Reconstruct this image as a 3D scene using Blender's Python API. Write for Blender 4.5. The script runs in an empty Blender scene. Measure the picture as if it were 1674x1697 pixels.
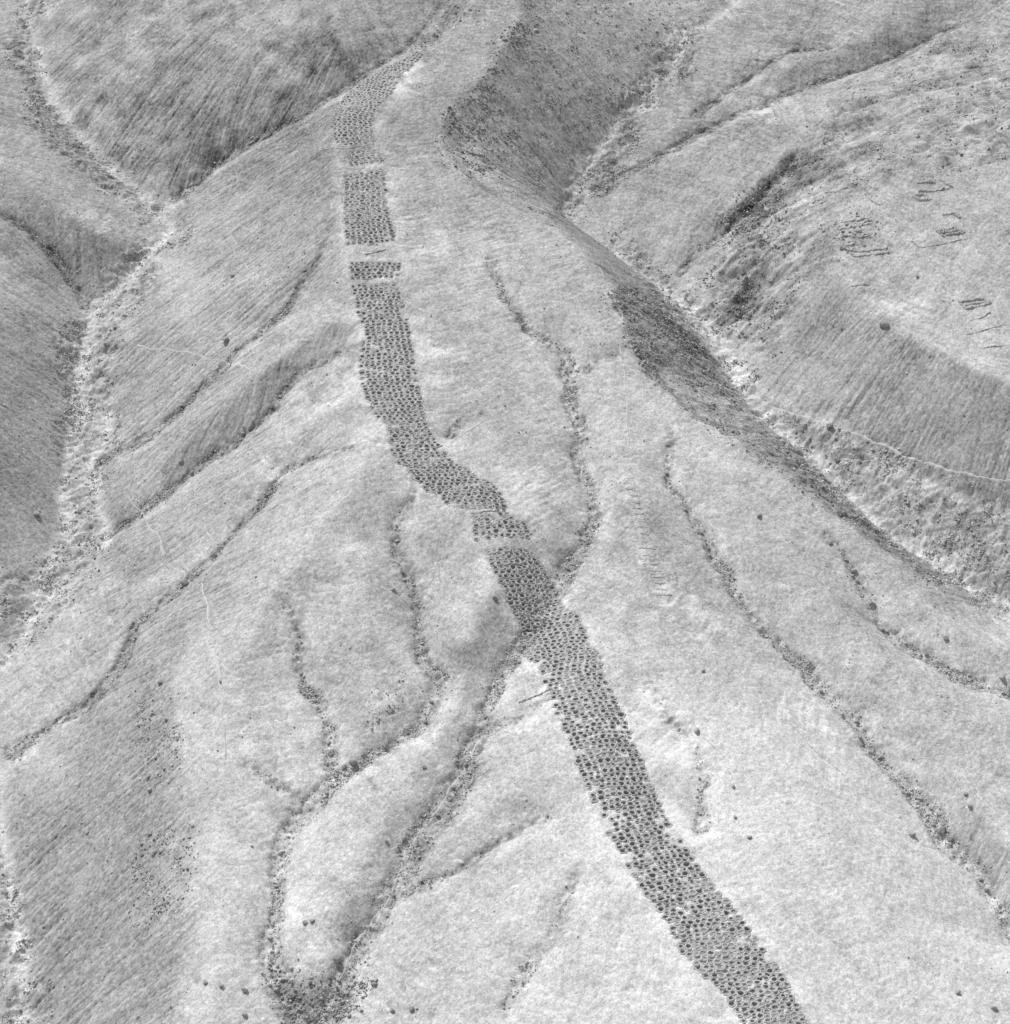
import bpy, math, random
import numpy as np
from mathutils import Vector

random.seed(7)
RNG = np.random.default_rng(7)
scene = bpy.context.scene
col = scene.collection

# ------------------------------------------------------------------ camera, sky, sun, exposure
CAM = np.array([0.0, 0.0, 520.0])
PITCH = math.radians(35.0)
W, H, F = 1674.0, 1697.0, 3675.0          # photograph size and focal length, both in photograph pixels
cam_data = bpy.data.cameras.new('camera')
cam = bpy.data.objects.new('camera', cam_data)
col.objects.link(cam)
cam.location = CAM
cam.rotation_euler = (math.pi / 2 - PITCH, 0, 0)
cam_data.sensor_fit = 'VERTICAL'
cam_data.sensor_height = 24.0
cam_data.lens = 24.0 * F / H
cam_data.clip_start = 1.0
cam_data.clip_end = 6000.0
scene.camera = cam

SUN_EL, SUN_AZ = math.radians(52), math.radians(-36)     # azimuth from +Y (away from the camera), minus = to the left
world = bpy.data.worlds.new('World')
scene.world = world
world.use_nodes = True
nt = world.node_tree
bg = nt.nodes['Background']
sky = nt.nodes.new('ShaderNodeTexSky')
sky.sky_type = 'NISHITA'
sky.sun_disc = False
sky.sun_elevation = SUN_EL
sky.sun_rotation = SUN_AZ
bw = nt.nodes.new('ShaderNodeRGBToBW')                   # black and white film
nt.links.new(sky.outputs[0], bw.inputs[0])
nt.links.new(bw.outputs[0], bg.inputs['Color'])
bg.inputs['Strength'].default_value = 0.15
sun_data = bpy.data.lights.new('sun', 'SUN')
sun = bpy.data.objects.new('sun', sun_data)
col.objects.link(sun)
sun_data.energy = 3.1
sun_data.angle = math.radians(0.5)
sdir = Vector((math.sin(SUN_AZ) * math.cos(SUN_EL), math.cos(SUN_AZ) * math.cos(SUN_EL), math.sin(SUN_EL)))
sun.rotation_euler = sdir.to_track_quat('Z', 'Y').to_euler()
sun.location = (-200, 900, 700)
scene.view_settings.view_transform = 'Standard'
scene.view_settings.look = 'None'
scene.view_settings.gamma = 1.0
scene.view_settings.exposure = 0.07

# ------------------------------------------------------------------ from a photograph pixel to a point of the place
SLOPE, Y0 = 0.212, 468.0                  # the whole mountain side climbs away from the viewer
def ray(px, py):
    dx, dy = (px - W / 2) / F, -(py - H / 2) / F
    return np.array([dx, math.cos(PITCH) + dy * math.sin(PITCH), -math.sin(PITCH) + dy * math.cos(PITCH)])
def on_plane(px, py, dz):
    d = ray(px, py)
    t = (SLOPE * (CAM[1] - Y0) + dz - CAM[2]) / (d[2] - SLOPE * d[1])
    return CAM + t * d
def to_pixel(x, y, z):
    X, Y, Z = x - CAM[0], y - CAM[1], z - CAM[2]
    depth = Y * math.cos(PITCH) - Z * math.sin(PITCH)
    up = Y * math.sin(PITCH) + Z * math.cos(PITCH)
    return W / 2 + F * X / depth, H / 2 - F * up / depth

# ------------------------------------------------------------------ grid
CELL = 0.5
X0, X1, YA, YB = -300.0, 300.0, 428.0, 1148.0
NX, NY = int((X1 - X0) / CELL) + 1, int((YB - YA) / CELL) + 1
gx = X0 + CELL * np.arange(NX)
gy = YA + CELL * np.arange(NY)

def bilinear(A, fx, fy):
    fx = np.clip(fx, 0, A.shape[1] - 1.001)
    fy = np.clip(fy, 0, A.shape[0] - 1.001)
    ix, iy = fx.astype(np.int32), fy.astype(np.int32)
    tx, ty = fx - ix, fy - iy
    a = A[iy, ix] * (1 - tx) + A[iy, ix + 1] * tx
    b = A[iy + 1, ix] * (1 - tx) + A[iy + 1, ix + 1] * tx
    return a * (1 - ty) + b * ty
def noise_grid(scale_x, scale_y, seed):
    r = np.random.default_rng(seed)
    nx, ny = int((X1 - X0) / scale_x) + 3, int((YB - YA) / scale_y) + 3
    A = r.random((ny, nx)) * 2 - 1
    fx = (gx - X0) / scale_x
    fy = (gy - YA) / scale_y
    ix, iy = fx.astype(int), fy.astype(int)
    tx, ty = fx - ix, fy - iy
    tx = tx * tx * (3 - 2 * tx)
    ty = (ty * ty * (3 - 2 * ty))[:, None]
    a = A[iy][:, ix] * (1 - tx) + A[iy][:, ix + 1] * tx
    b = A[iy + 1][:, ix] * (1 - tx) + A[iy + 1][:, ix + 1] * tx
    return (a * (1 - ty) + b * ty).astype(np.float32)
def fbm(scale, octaves, seed, stretch=1.0, gain=0.5):
    out = np.zeros((NY, NX), np.float32)
    amp, s, tot = 1.0, scale, 0.0
    for k in range(octaves):
        out += amp * noise_grid(max(s * stretch, CELL), max(s, CELL), seed + k)
        tot += amp
        amp *= gain
        s *= 0.5
    return out / tot
def blur1(A, sigma):
    if sigma < 0.3:
        return A
    r = int(3 * sigma) + 1
    k = np.exp(-0.5 * (np.arange(-r, r + 1) / sigma) ** 2)
    k /= k.sum()
    P = np.pad(A, ((r, r), (0, 0)), mode='edge')
    out = np.zeros_like(A)
    n = A.shape[0]
    for i, w in enumerate(k):
        out += w * P[i:i + n]
    P = np.pad(out, ((0, 0), (r, r)), mode='edge')
    out2 = np.zeros_like(A)
    n = A.shape[1]
    for i, w in enumerate(k):
        out2 += w * P[:, i:i + n]
    return out2

# ------------------------------------------------------------------ relief: ridge and valley lines (pixel x, pixel y, height over the mean slope)
RIDGES = [
    [(800,-120,2),(790,0,0),(740,90,0),(680,180,0),(665,260,0),(680,350,0),(700,430,0),(730,520,0),(750,600,0),(745,680,-.5),(790,790,-1.5),(840,890,-3),(800,1000,-4.5),(770,1075,-7)],
    [(960,1060,-5),(985,1150,-3),(1000,1250,-2),(1050,1400,-2),(1170,1580,-2),(1280,1697,-2),(1340,1820,-2)],
    [(880,-120,0),(865,0,0),(850,50,0),(800,130,-1),(740,185,-1),(726,230,-1),(745,272,-1),(820,330,-3),(900,366,-5),(960,410,-6),(1005,470,-7),(1045,560,-8),(1065,615,-9),(1150,690,-12),(1230,735,-14),(1300,780,-16),(1420,885,-20),(1560,972,-30),(1660,1040,-36)],
    [(900,450,-2.5),(1000,560,-5),(1030,700,-6),(1060,850,-6),(1090,960,-6),(1150,1090,-7),(1230,1180,-7),(1350,1330,-7),(1450,1500,-7),(1520,1697,-7),(1560,1820,-7)],
    [(1180,760,-10),(1280,860,-12),(1350,970,-14),(1450,1080,-16),(1560,1230,-17),(1640,1350,-18),(1720,1450,-19)],
    [(1450,930,-20),(1560,1030,-22),(1674,1080,-25)],
    [(640,700,-1),(590,800,-1),(500,900,-3),(440,1000,-5),(380,1100,-7.5),(365,1220,-9.5),(360,1350,-10.5),(355,1500,-11.5),(350,1697,-13),(350,1820,-13)],
    [(760,1170,-8.5),(690,1270,-8.5),(620,1380,-9.5),(560,1480,-10.5),(530,1590,-12.5),(520,1640,-15)],
    [(610,930,-4.5),(600,1080,-7),(630,1190,-10)],
    [(320,1060,-16),(285,1130,-15),(290,1250,-14),(312,1400,-14),(305,1600,-15.5),(290,1697,-16),(280,1820,-17)],
    [(560,520,-2),(440,610,-13),(350,690,-24),(270,760,-36)],
    [(600,640,-2),(480,725,-11),(400,790,-18),(300,880,-29),(190,970,-43)],
    [(900,1250,-4.5),(850,1325,-6)],
    [(990,1420,-3),(940,1450,-4),(860,1530,-6),(740,1600,-9.5),(650,1697,-13)],
    [(570,165,-1),(553,240,-1),(560,340,-1.5),(575,450,-1.5)],
    # hill on the upper left
    [(590,-120,1),(560,-20,0),(550,40,-1),(575,90,-4)],
    [(420,-120,-9),(400,-20,-12),(375,60,-16),(370,140,-21),(330,240,-33)],
    [(230,-120,-24),(215,-20,-26),(200,60,-30),(195,140,-34)],
    # spur on the far left
    [(-120,150,-20),(0,198,-28),(60,235,-32),(130,270,-37),(200,310,-41),(258,358,-44)],
    [(-120,260,-20),(0,270,-24),(80,320,-29),(150,380,-35),(205,410,-41)],
    [(-120,450,-18),(-60,600,-23),(-60,800,-31),(-60,900,-40)],
    # right bank
    [(1720,-30,-9),(1638,20,-12),(1530,75,-16),(1390,180,-20),(1300,260,-24),(1235,330,-30),(1150,440,-38)],
    [(1760,250,4),(1640,150,-2),(1500,240,-8),(1420,330,-14),(1370,420,-19)],
    [(1760,400,-2),(1640,330,-5),(1540,400,-10),(1440,470,-18),(1330,490,-27)],
    [(1440,478,-19),(1500,555,-17),(1600,605,-13),(1674,640,-12),(1760,660,-11)],
    [(1260,-60,-28),(1225,40,-28)],
    [(1560,-60,-15),(1430,60,-23),(1320,110,-27),(1200,150,-33)],
]
VALLEYS = [
    # main valley on the right
    [(1300,-120,-36),(1240,-20,-32),(1150,55,-32),(1080,150,-33),(1000,240,-35),(925,348,-38),(1010,415,-42),(1100,480,-42),(1190,555,-42),(1208,620,-42),(1270,690,-42),(1370,790,-43),(1450,870,-43),(1570,960,-44),(1700,1020,-44)],
    # floor of the same valley along its right bank
    [(1215,610,-41.5),(1300,670,-39.5),(1420,735,-36.5),(1550,800,-34),(1700,850,-33)],
    # main valley on the left
    [(60,-120,-42),(40,30,-45),(100,200,-45),(200,288,-45),(290,378,-45),(150,520,-49),(122,650,-52),(112,760,-52),(105,860,-52),(60,1010,-52),(5,1080,-52),(-30,1250,-50),(10,1400,-48),(20,1500,-47),(40,1600,-47),(50,1697,-47),(60,1820,-47)],
    [(180,640,-51),(178,720,-51),(160,800,-51.5),(175,900,-51),(90,1000,-51.5)],
]
GULLIES = {
 'upper_left': [(735,12,-6),(680,75,-8),(600,118,-8),(500,190,-18),(400,245,-33),(290,330,-44.5)],
 'far_left': [(-120,330,-18),(0,355,-30),(60,395,-36),(110,450,-44),(150,510,-49)],
 'G1': [(535,400,-5),(480,510,-13),(370,600,-26),(300,680,-36),(220,735,-45),(160,765,-51)],
 'G2': [(600,565,-3),(480,625,-14),(470,660,-17),(420,710,-22),(330,775,-33),(240,845,-44),(180,885,-51)],
 'G3': [(590,735,-2.5),(480,770,-13.5),(380,890,-21),(330,940,-25),(300,970,-28),(215,1040,-35),(200,1100,-37),(150,1160,-41),(10,1250,-49)],
 'G4': [(690,812,-3.5),(650,860,-6),(660,920,-8),(685,980,-10),(690,1060,-12),(730,1135,-12.5),(700,1205,-13),(560,1290,-14),(500,1345,-15),(455,1430,-15.5),(460,1500,-16),(446,1600,-17),(490,1690,-18),(560,1760,-19)],
 'G5': [(470,1000,-6.5),(500,1060,-9),(490,1110,-11),(545,1190,-12),(555,1280,-14)],
 'G6': [(400,1250,-10),(460,1295,-12.5),(505,1340,-15)],
 'G7': [(800,430,-2.5),(860,530,-5),(930,580,-7),(945,650,-8.5),(960,760,-10),(990,830,-10.5),(970,890,-10.5),(925,965,-10.5),(895,1030,-11),(855,1085,-11.5),(822,1125,-12),(800,1200,-11.5),(770,1290,-11.5),(700,1390,-12.5),(655,1470,-13.5),(600,1560,-15),(540,1690,-17.5),(480,1800,-19)],
 'G8': [(905,1350,-6.5),(870,1365,-8),(790,1420,-10),(660,1490,-13.3)],
 'G8b': [(915,1150,-6.5),(870,1180,-8.5),(815,1205,-11.3)],
 'G9': [(1115,720,-10.8),(1105,800,-11),(1160,880,-13),(1210,960,-15.5),(1250,1030,-17),(1340,1110,-19),(1420,1190,-21),(1440,1240,-21.5),(1520,1320,-22.5),(1560,1390,-23.5),(1620,1440,-24.5),(1690,1570,-26)],
 'G10': [(1370,880,-19),(1420,950,-21),(1450,1020,-22.5),(1510,1080,-24.5),(1580,1120,-26.5),(1700,1155,-29)],
 'G11': [(1060,1120,-7),(1130,1215,-8),(1162,1290,-8),(1164,1385,-7.5)],
 'G13': [(960,1430,-4.8),(935,1510,-5.8),(880,1600,-7.5),(830,1680,-9)],
 'G14': [(800,680,-2.5),(742,727,-3.5)],
 'G15': [(1030,580,-6.3),(985,600,-7),(945,630,-8.2)],
 'R1': [(1655,5,-17),(1480,95,-26),(1340,142,-29),(1216,188,-32),(1100,250,-33),(985,318,-37)],
 'R2': [(1320,262,-27),(1240,350,-34),(1120,455,-41)],
 'R3': [(1390,80,-27),(1310,85,-30),(1250,120,-31),(1150,190,-33.5)],
}
lines3d = []
for pts in RIDGES + VALLEYS + list(GULLIES.values()):
    lines3d.append(np.array([list(on_plane(px, py, dz)[:2]) + [dz] for px, py, dz in pts]))
def offset(poly, dist, dz):
    d = np.gradient(poly[:, :2], axis=0)
    d /= np.linalg.norm(d, axis=1)[:, None]
    out = poly.copy()
    out[:, 0] += -d[:, 1] * dist
    out[:, 1] += d[:, 0] * dist
    out[:, 2] += dz
    return out
def dense(poly, step):
    out = []
    for a, b in zip(poly[:-1], poly[1:]):
        n = max(2, int(np.hypot(*(b - a)[:2]) / step) + 1)
        out.append(a + (b - a) * np.linspace(0, 1, n, endpoint=False)[:, None])
    out.append(poly[-1:])
    return np.concatenate(out)
def smooth_line(poly, step=1.0, k=5.0):
    d = dense(poly, step)
    n = int(k / step)
    if len(d) > 2 * n + 2 and n > 0:
        ker = np.ones(2 * n + 1) / (2 * n + 1)
        P = np.pad(d, ((n, n), (0, 0)), mode='edge')
        d = np.stack([np.convolve(P[:, i], ker, mode='valid') for i in range(d.shape[1])], 1)
    return d
rim_line = smooth_line(lines3d[2], 1.0, 4.0)
lines3d.append(offset(rim_line[8:-8:6], 8.0, -5.5))
samples = np.concatenate([smooth_line(l, 0.7, 4.0) for l in lines3d])
D = None
for cell, iters in ((16.0, 500), (8.0, 500), (4.0, 400), (2.0, 300), (1.0, 200)):
    nx, ny = int((X1 - X0) / cell) + 1, int((YB - YA) / cell) + 1
    ix = np.rint((samples[:, 0] - X0) / cell).astype(int)
    iy = np.rint((samples[:, 1] - YA) / cell).astype(int)
    ok = (ix >= 0) & (ix < nx) & (iy >= 0) & (iy < ny)
    acc = np.zeros((ny, nx)); cnt = np.zeros((ny, nx))
    np.add.at(acc, (iy[ok], ix[ok]), samples[ok, 2])
    np.add.at(cnt, (iy[ok], ix[ok]), 1)
    mask = cnt > 0
    val = acc[mask] / cnt[mask]
    if D is None:
        D = np.full((ny, nx), -15.0)
    else:
        fx, fy = np.meshgrid(np.arange(nx) * cell / prev, np.arange(ny) * cell / prev)
        D = bilinear(D, fx, fy)
    D[mask] = val
    for it in range(iters):
        P = np.pad(D, 1, mode='edge')
        D = 0.25 * (P[:-2, 1:-1] + P[2:, 1:-1] + P[1:-1, :-2] + P[1:-1, 2:])
        D[mask] = val
    prev = cell
D = blur1(D, 2.2)
fx, fy = np.meshgrid((gx - X0) / prev, (gy - YA) / prev)
MACRO = (bilinear(D, fx, fy) + SLOPE * (gy - Y0)[:, None]).astype(np.float32)
MACRO = blur1(MACRO, 1.2)
MACRO += 1.1 * fbm(38, 2, 11) + 0.35 * fbm(13, 2, 12)

def line_dist(poly, maxd, half=None):
    """distance of every grid point to a polyline, capped at maxd"""
    out = np.full((NY, NX), maxd, np.float32)
    for n_, (a, b) in enumerate(zip(poly[:-1], poly[1:])):
        xa, xb = min(a[0], b[0]) - maxd, max(a[0], b[0]) + maxd
        ya, yb = min(a[1], b[1]) - maxd, max(a[1], b[1]) + maxd
        i0, i1 = np.clip([int((xa - X0) / CELL), int((xb - X0) / CELL) + 2], 0, NX)
        j0, j1 = np.clip([int((ya - YA) / CELL), int((yb - YA) / CELL) + 2], 0, NY)
        if i1 <= i0 or j1 <= j0:
            continue
        px, py = gx[None, i0:i1] - a[0], gy[j0:j1, None] - a[1]
        ab = (b - a)[:2]
        t = np.clip((px * ab[0] + py * ab[1]) / (ab @ ab + 1e-9), 0, 1)
        d = np.hypot(px - t * ab[0], py - t * ab[1]) - (half[n_] if half is not None else 0)
        out[j0:j1, i0:i1] = np.minimum(out[j0:j1, i0:i1], d)
    return out

# meandering gully lines
gully_lines = {}
for n, (name, pts) in enumerate(GULLIES.items()):
    l = smooth_line(np.array([on_plane(*p) for p in pts]), 2.0, 4.0)
    t = np.cumsum(np.r_[0, np.hypot(*np.diff(l[:, :2], axis=0).T)])
    r = np.random.default_rng(100 + n)
    wob = np.interp(t, np.arange(0, t[-1] + 14, 7.0), r.normal(0, 0.9, len(np.arange(0, t[-1] + 14, 7.0))))
    tan = np.gradient(l[:, :2], axis=0)
    tan /= np.linalg.norm(tan, axis=1)[:, None] + 1e-9
    l[:, 0] += -tan[:, 1] * wob
    l[:, 1] += tan[:, 0] * wob
    gully_lines[name] = l[::2]
valley_lines = []
for n, pts in enumerate(VALLEYS):
    l = smooth_line(np.array([on_plane(*p) for p in pts]), 3.0, 9.0)
    t = np.cumsum(np.r_[0, np.hypot(*np.diff(l[:, :2], axis=0).T)])
    kk = np.arange(0, t[-1] + 30, 13.0)
    wob = np.interp(t, kk, np.random.default_rng(170 + n).normal(0, 2.6, len(kk)))
    tan = np.gradient(l[:, :2], axis=0)
    tan /= np.linalg.norm(tan, axis=1)[:, None] + 1e-9
    l[:, 0] += -tan[:, 1] * wob
    l[:, 1] += tan[:, 0] * wob
    valley_lines.append(smooth_line(l, 2.0, 4.0)[::2])
HALF = {'G7': 3.0, 'G4': 2.6, 'G9': 2.2, 'G10': 2.0, 'G3': 1.9, 'G2': 1.6, 'G1': 1.8, 'G5': 1.2, 'upper_left': 1.8, 'R1': 1.6}
gd = np.full((NY, NX), 14.0, np.float32)
gramp = np.ones((NY, NX), np.float32)
for name, l in gully_lines.items():
    u = np.linspace(0, 1, len(l))
    half = HALF.get(name, 1.0) * (0.35 + 0.95 * u) * (1 + 0.35 * np.sin(u * 23 + len(l)))
    ld = line_dist(l, 14.0, half)
    m = ld < gd
    gd[m] = ld[m]
    # shallow at its head, full depth further down
    hx, hy = gx[None, :] - l[0, 0], gy[:, None] - l[0, 1]
    ramp = np.clip(np.hypot(hx, hy) / min(38.0, 0.7 * np.hypot(*(l[-1] - l[0])[:2])), 0.12, 1).astype(np.float32)
    gramp[m] = ramp[m] * (0.4 if name in ('G11', 'G13', 'G14', 'G8b', 'G6', 'G15') else 1.0)
gdw = gd + 1.3 * fbm(5, 3, 58)
gd = np.maximum(gd, 0)
vd = np.full((NY, NX), 26.0, np.float32)
for l in valley_lines:
    vd = np.minimum(vd, line_dist(l, 26.0))

# ------------------------------------------------------------------ regions traced on the photograph, placed where they lie on the ground
MS = 0.25
def region(polys, soft, ragged=1.0):
    """soft 0..1 mask on the grid from outlines given in photograph pixels"""
    w, h = int(W * MS) + 120, int(H * MS) + 120
    yy, xx = np.mgrid[0:h, 0:w]
    X, Y = (xx - 60) / MS, (yy - 60) / MS
    m = np.zeros((h, w))
    for p in polys:
        inside = np.zeros((h, w), bool)
        for (xa, ya), (xb, yb) in zip(p, p[1:] + p[:1]):
            if ya == yb:
                continue
            c = (ya > Y) != (yb > Y)
            inside ^= c & (X < (xb - xa) * (Y - ya) / (yb - ya) + xa)
        m = np.maximum(m, inside)
    m = blur1(m, soft * MS)
    return bilinear(m, (PX + ragged * (PXW - PX)) * MS + 60, (PY + ragged * (PYW - PY)) * MS + 60).astype(np.float32)
PX, PY = to_pixel(gx[None, :], gy[:, None], MACRO)
warp1, warp2 = fbm(22, 4, 60), fbm(22, 4, 70)
PXW, PYW = PX + 26 * warp1, PY + 20 * warp2          # ragged edges

gyy, gxx = np.gradient(MACRO, CELL)
steep = np.hypot(gxx, gyy)
def smoothstep(a, b, x):
    t = np.clip((x - a) / (b - a), 0, 1)
    return t * t * (3 - 2 * t)

# streaks: noise dragged along the fall line of the slopes
ux, uy = -gxx / (steep + 1e-6), -gyy / (steep + 1e-6)
def drag(noise, ux, uy, n, step):
    acc = noise.astype(np.float32).copy()
    for s in (1, -1):
        fx, fy = np.meshgrid(np.arange(NX, dtype=np.float32), np.arange(NY, dtype=np.float32))
        for k in range(n):
            vx, vy = bilinear(ux, fx, fy), bilinear(uy, fx, fy)
            fx = fx + s * step * vx
            fy = fy + s * step * vy
            acc += bilinear(noise, fx, fy)
    acc /= (2 * n + 1)
    return (acc / acc.std()).astype(np.float32)
smx, smy = blur1(ux, 5).astype(np.float32), blur1(uy, 5).astype(np.float32)
n1 = RNG.normal(0, 1, (NY, NX)).astype(np.float32)
n2 = noise_grid(2.2, 2.2, 31)
streak = drag(n1, smx, smy, 13, 1.3)
streak2 = drag(n2, smx, smy, 13, 2.0)
contour = drag(blur1(n1[::-1].copy(), 0.7), smy, -smx, 5, 1.3)     # little terraces along the contour

R_UPFLANK = region([[(865,0),(800,130),(735,190),(726,235),(750,278),(905,362),(1000,250),(1080,150),(1180,0)]], 4, 0.15)
R_STRIP = region([[(1010,480),(1060,480),(1200,590),(1230,680),(1420,850),(1560,965),(1540,968),(1300,790),(1150,695),(1060,610)]], 4, 0.15)
R_FLANK = np.maximum(R_UPFLANK, R_STRIP)
R_LOWLEFT = region([[(-60,1000),(230,1080),(285,1150),(300,1400),(290,1760),(-60,1760)]], 14)
R_LUMPY = region([[(1330,240),(1240,330),(1170,420),(1130,460),(1200,540),(1270,600),(1290,540),(1340,470),(1400,410),(1400,330),(1480,300),(1674,260),(1674,60),(1560,70),(1420,160)]], 14)
R_FILL = region([[(1180,540),(1240,600),(1290,680),(1420,720),(1674,830),(1674,1030),(1560,980),(1420,870),(1330,790),(1230,690)],
                 [(980,395),(1030,395),(1210,545),(1190,580),(1100,510)],
                 [(1100,60),(1180,20),(1140,110),(960,360),(905,362),(990,240)],
                 [(90,560),(190,440),(320,370),(260,470),(190,560),(200,720),(160,850),(190,920),(120,1010),(0,1100),(0,960),(90,920),(110,760)],
                 [(30,0),(75,0),(60,140),(150,240),(280,350),(260,380),(150,290),(30,180),(15,60)],
                 [(0,1400),(40,1450),(70,1600),(90,1697),(0,1697)]], 6)
R_HILL = region([[(60,0),(560,0),(590,110),(400,240),(280,330),(100,200),(50,120)]], 12)
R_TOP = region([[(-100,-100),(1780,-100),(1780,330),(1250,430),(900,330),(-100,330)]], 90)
R_PALE = region([[(690,350),(760,380),(720,470),(665,400)],[(700,560),(770,560),(800,640),(720,660)],[(815,770),(900,760),(930,850),(880,890)],
                 [(1090,960),(1230,1000),(1210,1070),(1090,1030)],[(1070,1090),(1130,1180),(1160,1290),(1110,1300),(1050,1180)],
                 [(1240,1150),(1400,1260),(1440,1250),(1400,1210),(1280,1130)],[(1120,1680),(1250,1697),(1130,1640)],
                 [(400,1330),(445,1340),(440,1400),(405,1390)],[(480,1520),(580,1560),(570,1600),(480,1590)],
                 [(200,410),(260,400),(230,460),(190,470)],[(450,40),(520,60),(490,110),(430,80)],[(110,340),(190,350),(170,400),(110,400)],
                 [(620,1140),(680,1120),(690,1200),(620,1220)],[(470,650),(600,600),(590,680),(480,700)],[(400,770),(480,720),(450,800)],
                 [(570,890),(650,960),(640,1000),(560,950)],[(1370,380),(1480,460),(1560,520),(1480,530),(1400,460)],
                 [(620,120),(700,90),(660,160)],[(1000,440),(1050,500),(1050,570),(1010,520)],[(40,1480),(70,1640),(10,1640)],
                 [(1190,590),(1235,610),(1225,645),(1195,640)],[(1250,160),(1310,150),(1280,200),(1230,210)]], 9)
R_LIGHT = region([[(950,1100),(1250,1100),(1500,1300),(1674,1420),(1674,1800),(560,1800),(700,1600),(900,1400)],
                  [(330,1150),(520,1150),(600,1350),(430,1697),(250,1697),(330,1400)]], 70)
R_DARKROCK = region([[(1210,470),(1270,440),(1265,490),(1190,560)],[(1230,350),(1290,300),(1300,320),(1230,390)],[(440,1590),(470,1690),(560,1690),(600,1620),(520,1640)],
                     [(690,85),(745,20),(790,5),(750,45),(705,92)],[(1085,505),(1120,510),(1170,580),(1140,585)]], 8)

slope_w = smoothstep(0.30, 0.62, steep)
breakup = np.clip(0.85 + 0.8 * fbm(18, 2, 47), 0.2, 1.5)
grain = RNG.normal(0, 1, (NY, NX)).astype(np.float32)
grain1 = blur1(grain, 0.8); grain1 /= grain1.std()
lump = fbm(7, 3, 41)
lump2 = fbm(3.2, 2, 45)
fillnoise = fbm(4.5, 3, 51)
R_ENC = region([[(1180,400),(1300,300),(1330,420),(1250,590),(1180,540)]], 12)
HT = MACRO.copy()
gmod = 0.65 + 0.7 * np.clip(fbm(16, 3, 57) + 0.3, 0, 1)
HT -= gmod * gramp * (1.0 * np.exp(-np.maximum(gdw, 0) / 1.1) + 0.8 * np.exp(-(gd / 5.5) ** 2))
HT += 0.85 * np.exp(-(gd / 1.6) ** 2) * fbm(2.4, 2, 59)
HT += 0.02 * R_PALE * contour
HT += (0.015 + 0.085 * slope_w) * streak * breakup + 0.045 * slope_w * streak2 * breakup
HT += 0.035 * contour * (1 - slope_w)
HT += 0.22 * fbm(6, 3, 13) + 0.12 * fbm(1.6, 2, 15) + 0.022 * grain1 + 0.03 * grain
lump3 = fbm(2.6, 2, 48, stretch=2.2)
HT += R_LUMPY * (0.8 * lump + 0.75 * lump3) + 0.5 * R_HILL * lump3 * smoothstep(-.1, .4, fbm(20, 2, 49)) + R_ENC * (1.3 * lump + .5 * lump2)
HT += R_FILL * (0.9 * fillnoise + 0.8 * lump2 + 0.7 * fbm(1.9, 2, 63))
HT += R_DARKROCK * 0.5 * lump2
HT -= 0.6 * np.exp(-(vd / 2.8) ** 2)
HT += R_ENC * 0.45 * streak2
# branching rills where water would run together
AC = HT[::2, ::2] + 0.10 * fbm(3, 2, 71)[::2, ::2]
ah, aw = AC.shape
order = np.argsort(AC.ravel())[::-1]
P = np.pad(AC, 1, constant_values=1e9)
best, step_ = np.zeros(AC.shape), np.zeros(AC.shape, np.int64)
for oy in (-1, 0, 1):
    for ox in (-1, 0, 1):
        if ox or oy:
            drop = (AC - P[1 + oy:1 + oy + ah, 1 + ox:1 + ox + aw]) / math.hypot(ox, oy)
            better = drop > best
            best[better] = drop[better]
            step_[better] = oy * aw + ox
target = (np.arange(ah * aw) + step_.ravel()).tolist()
acc = [1.0] * (ah * aw)
for q in order.tolist():
    tq = target[q]
    if tq != q:
        acc[tq] += acc[q]
acc = np.array(acc).reshape(ah, aw)
rill = np.clip(np.log10(acc / 45.0), 0, 1.6) / 1.6
rill = np.maximum(rill, 0.8 * blur1(rill, 0.7))
fx, fy = np.meshgrid((gx - X0) / (2 * CELL), (gy - YA) / (2 * CELL))
rill = bilinear(rill, fx, fy).astype(np.float32)
HT -= 0.42 * rill * (0.4 + 0.6 * slope_w)
HT += R_FLANK * (0.3 * lump + 0.3 * lump2) + R_STRIP * (0.9 * lump + .45 * lump2)
# landslide hollows
def hollow(px, py, dz, rx, ry, depth, rim=0.0):
    global HT
    c = on_plane(px, py, dz)
    q = ((gx[None, :] - c[0]) / rx) ** 2 + ((gy[:, None] - c[1]) / ry) ** 2
    HT += (-depth * np.exp(-q) + rim * np.exp(-(np.sqrt(q) - 1.5) ** 2 / 0.12)).astype(np.float32)
hollow(1238, 478, -34, 11, 14, 4.5, .8)
hollow(1262, 455, -30, 6, 6, 3.5)
hollow(1440, 195, -13, 13, 14, 3.5, 1.0)
hollow(1627, 214, -2, 6, 4, 2.0, .5)
hollow(1275, 352, -29, 8, 9, 2.0)
HTB = HT.copy()                             # ground before the pits are dug

def height(x, y, A=None):
    A = HTB if A is None else A
    return bilinear(A, (np.asarray(x, float) - X0) / CELL, (np.asarray(y, float) - YA) / CELL)
def at(pts):
    """photograph pixels -> points on the ground (ray march)"""
    P = np.atleast_2d(np.array(pts, float))
    d = np.stack([ray(px, py) for px, py in P])
    t = 380.0 / d[:, 1]
    done = np.zeros(len(P), bool)
    for k in range(1600):
        p = CAM + d * t[:, None]
        below = p[:, 2] < height(p[:, 0], p[:, 1])
        done |= below
        if done.all():
            break
        t = np.where(done, t, t + 0.6)
    lo, hi = t - 0.6, t
    for k in range(12):
        m = (lo + hi) / 2
        p = CAM + d * m[:, None]
        b = p[:, 2] < height(p[:, 0], p[:, 1])
        hi = np.where(b, m, hi)
        lo = np.where(b, lo, m)
    p = CAM + d * hi[:, None]
    p[:, 2] = height(p[:, 0], p[:, 1])
    return p
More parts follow.
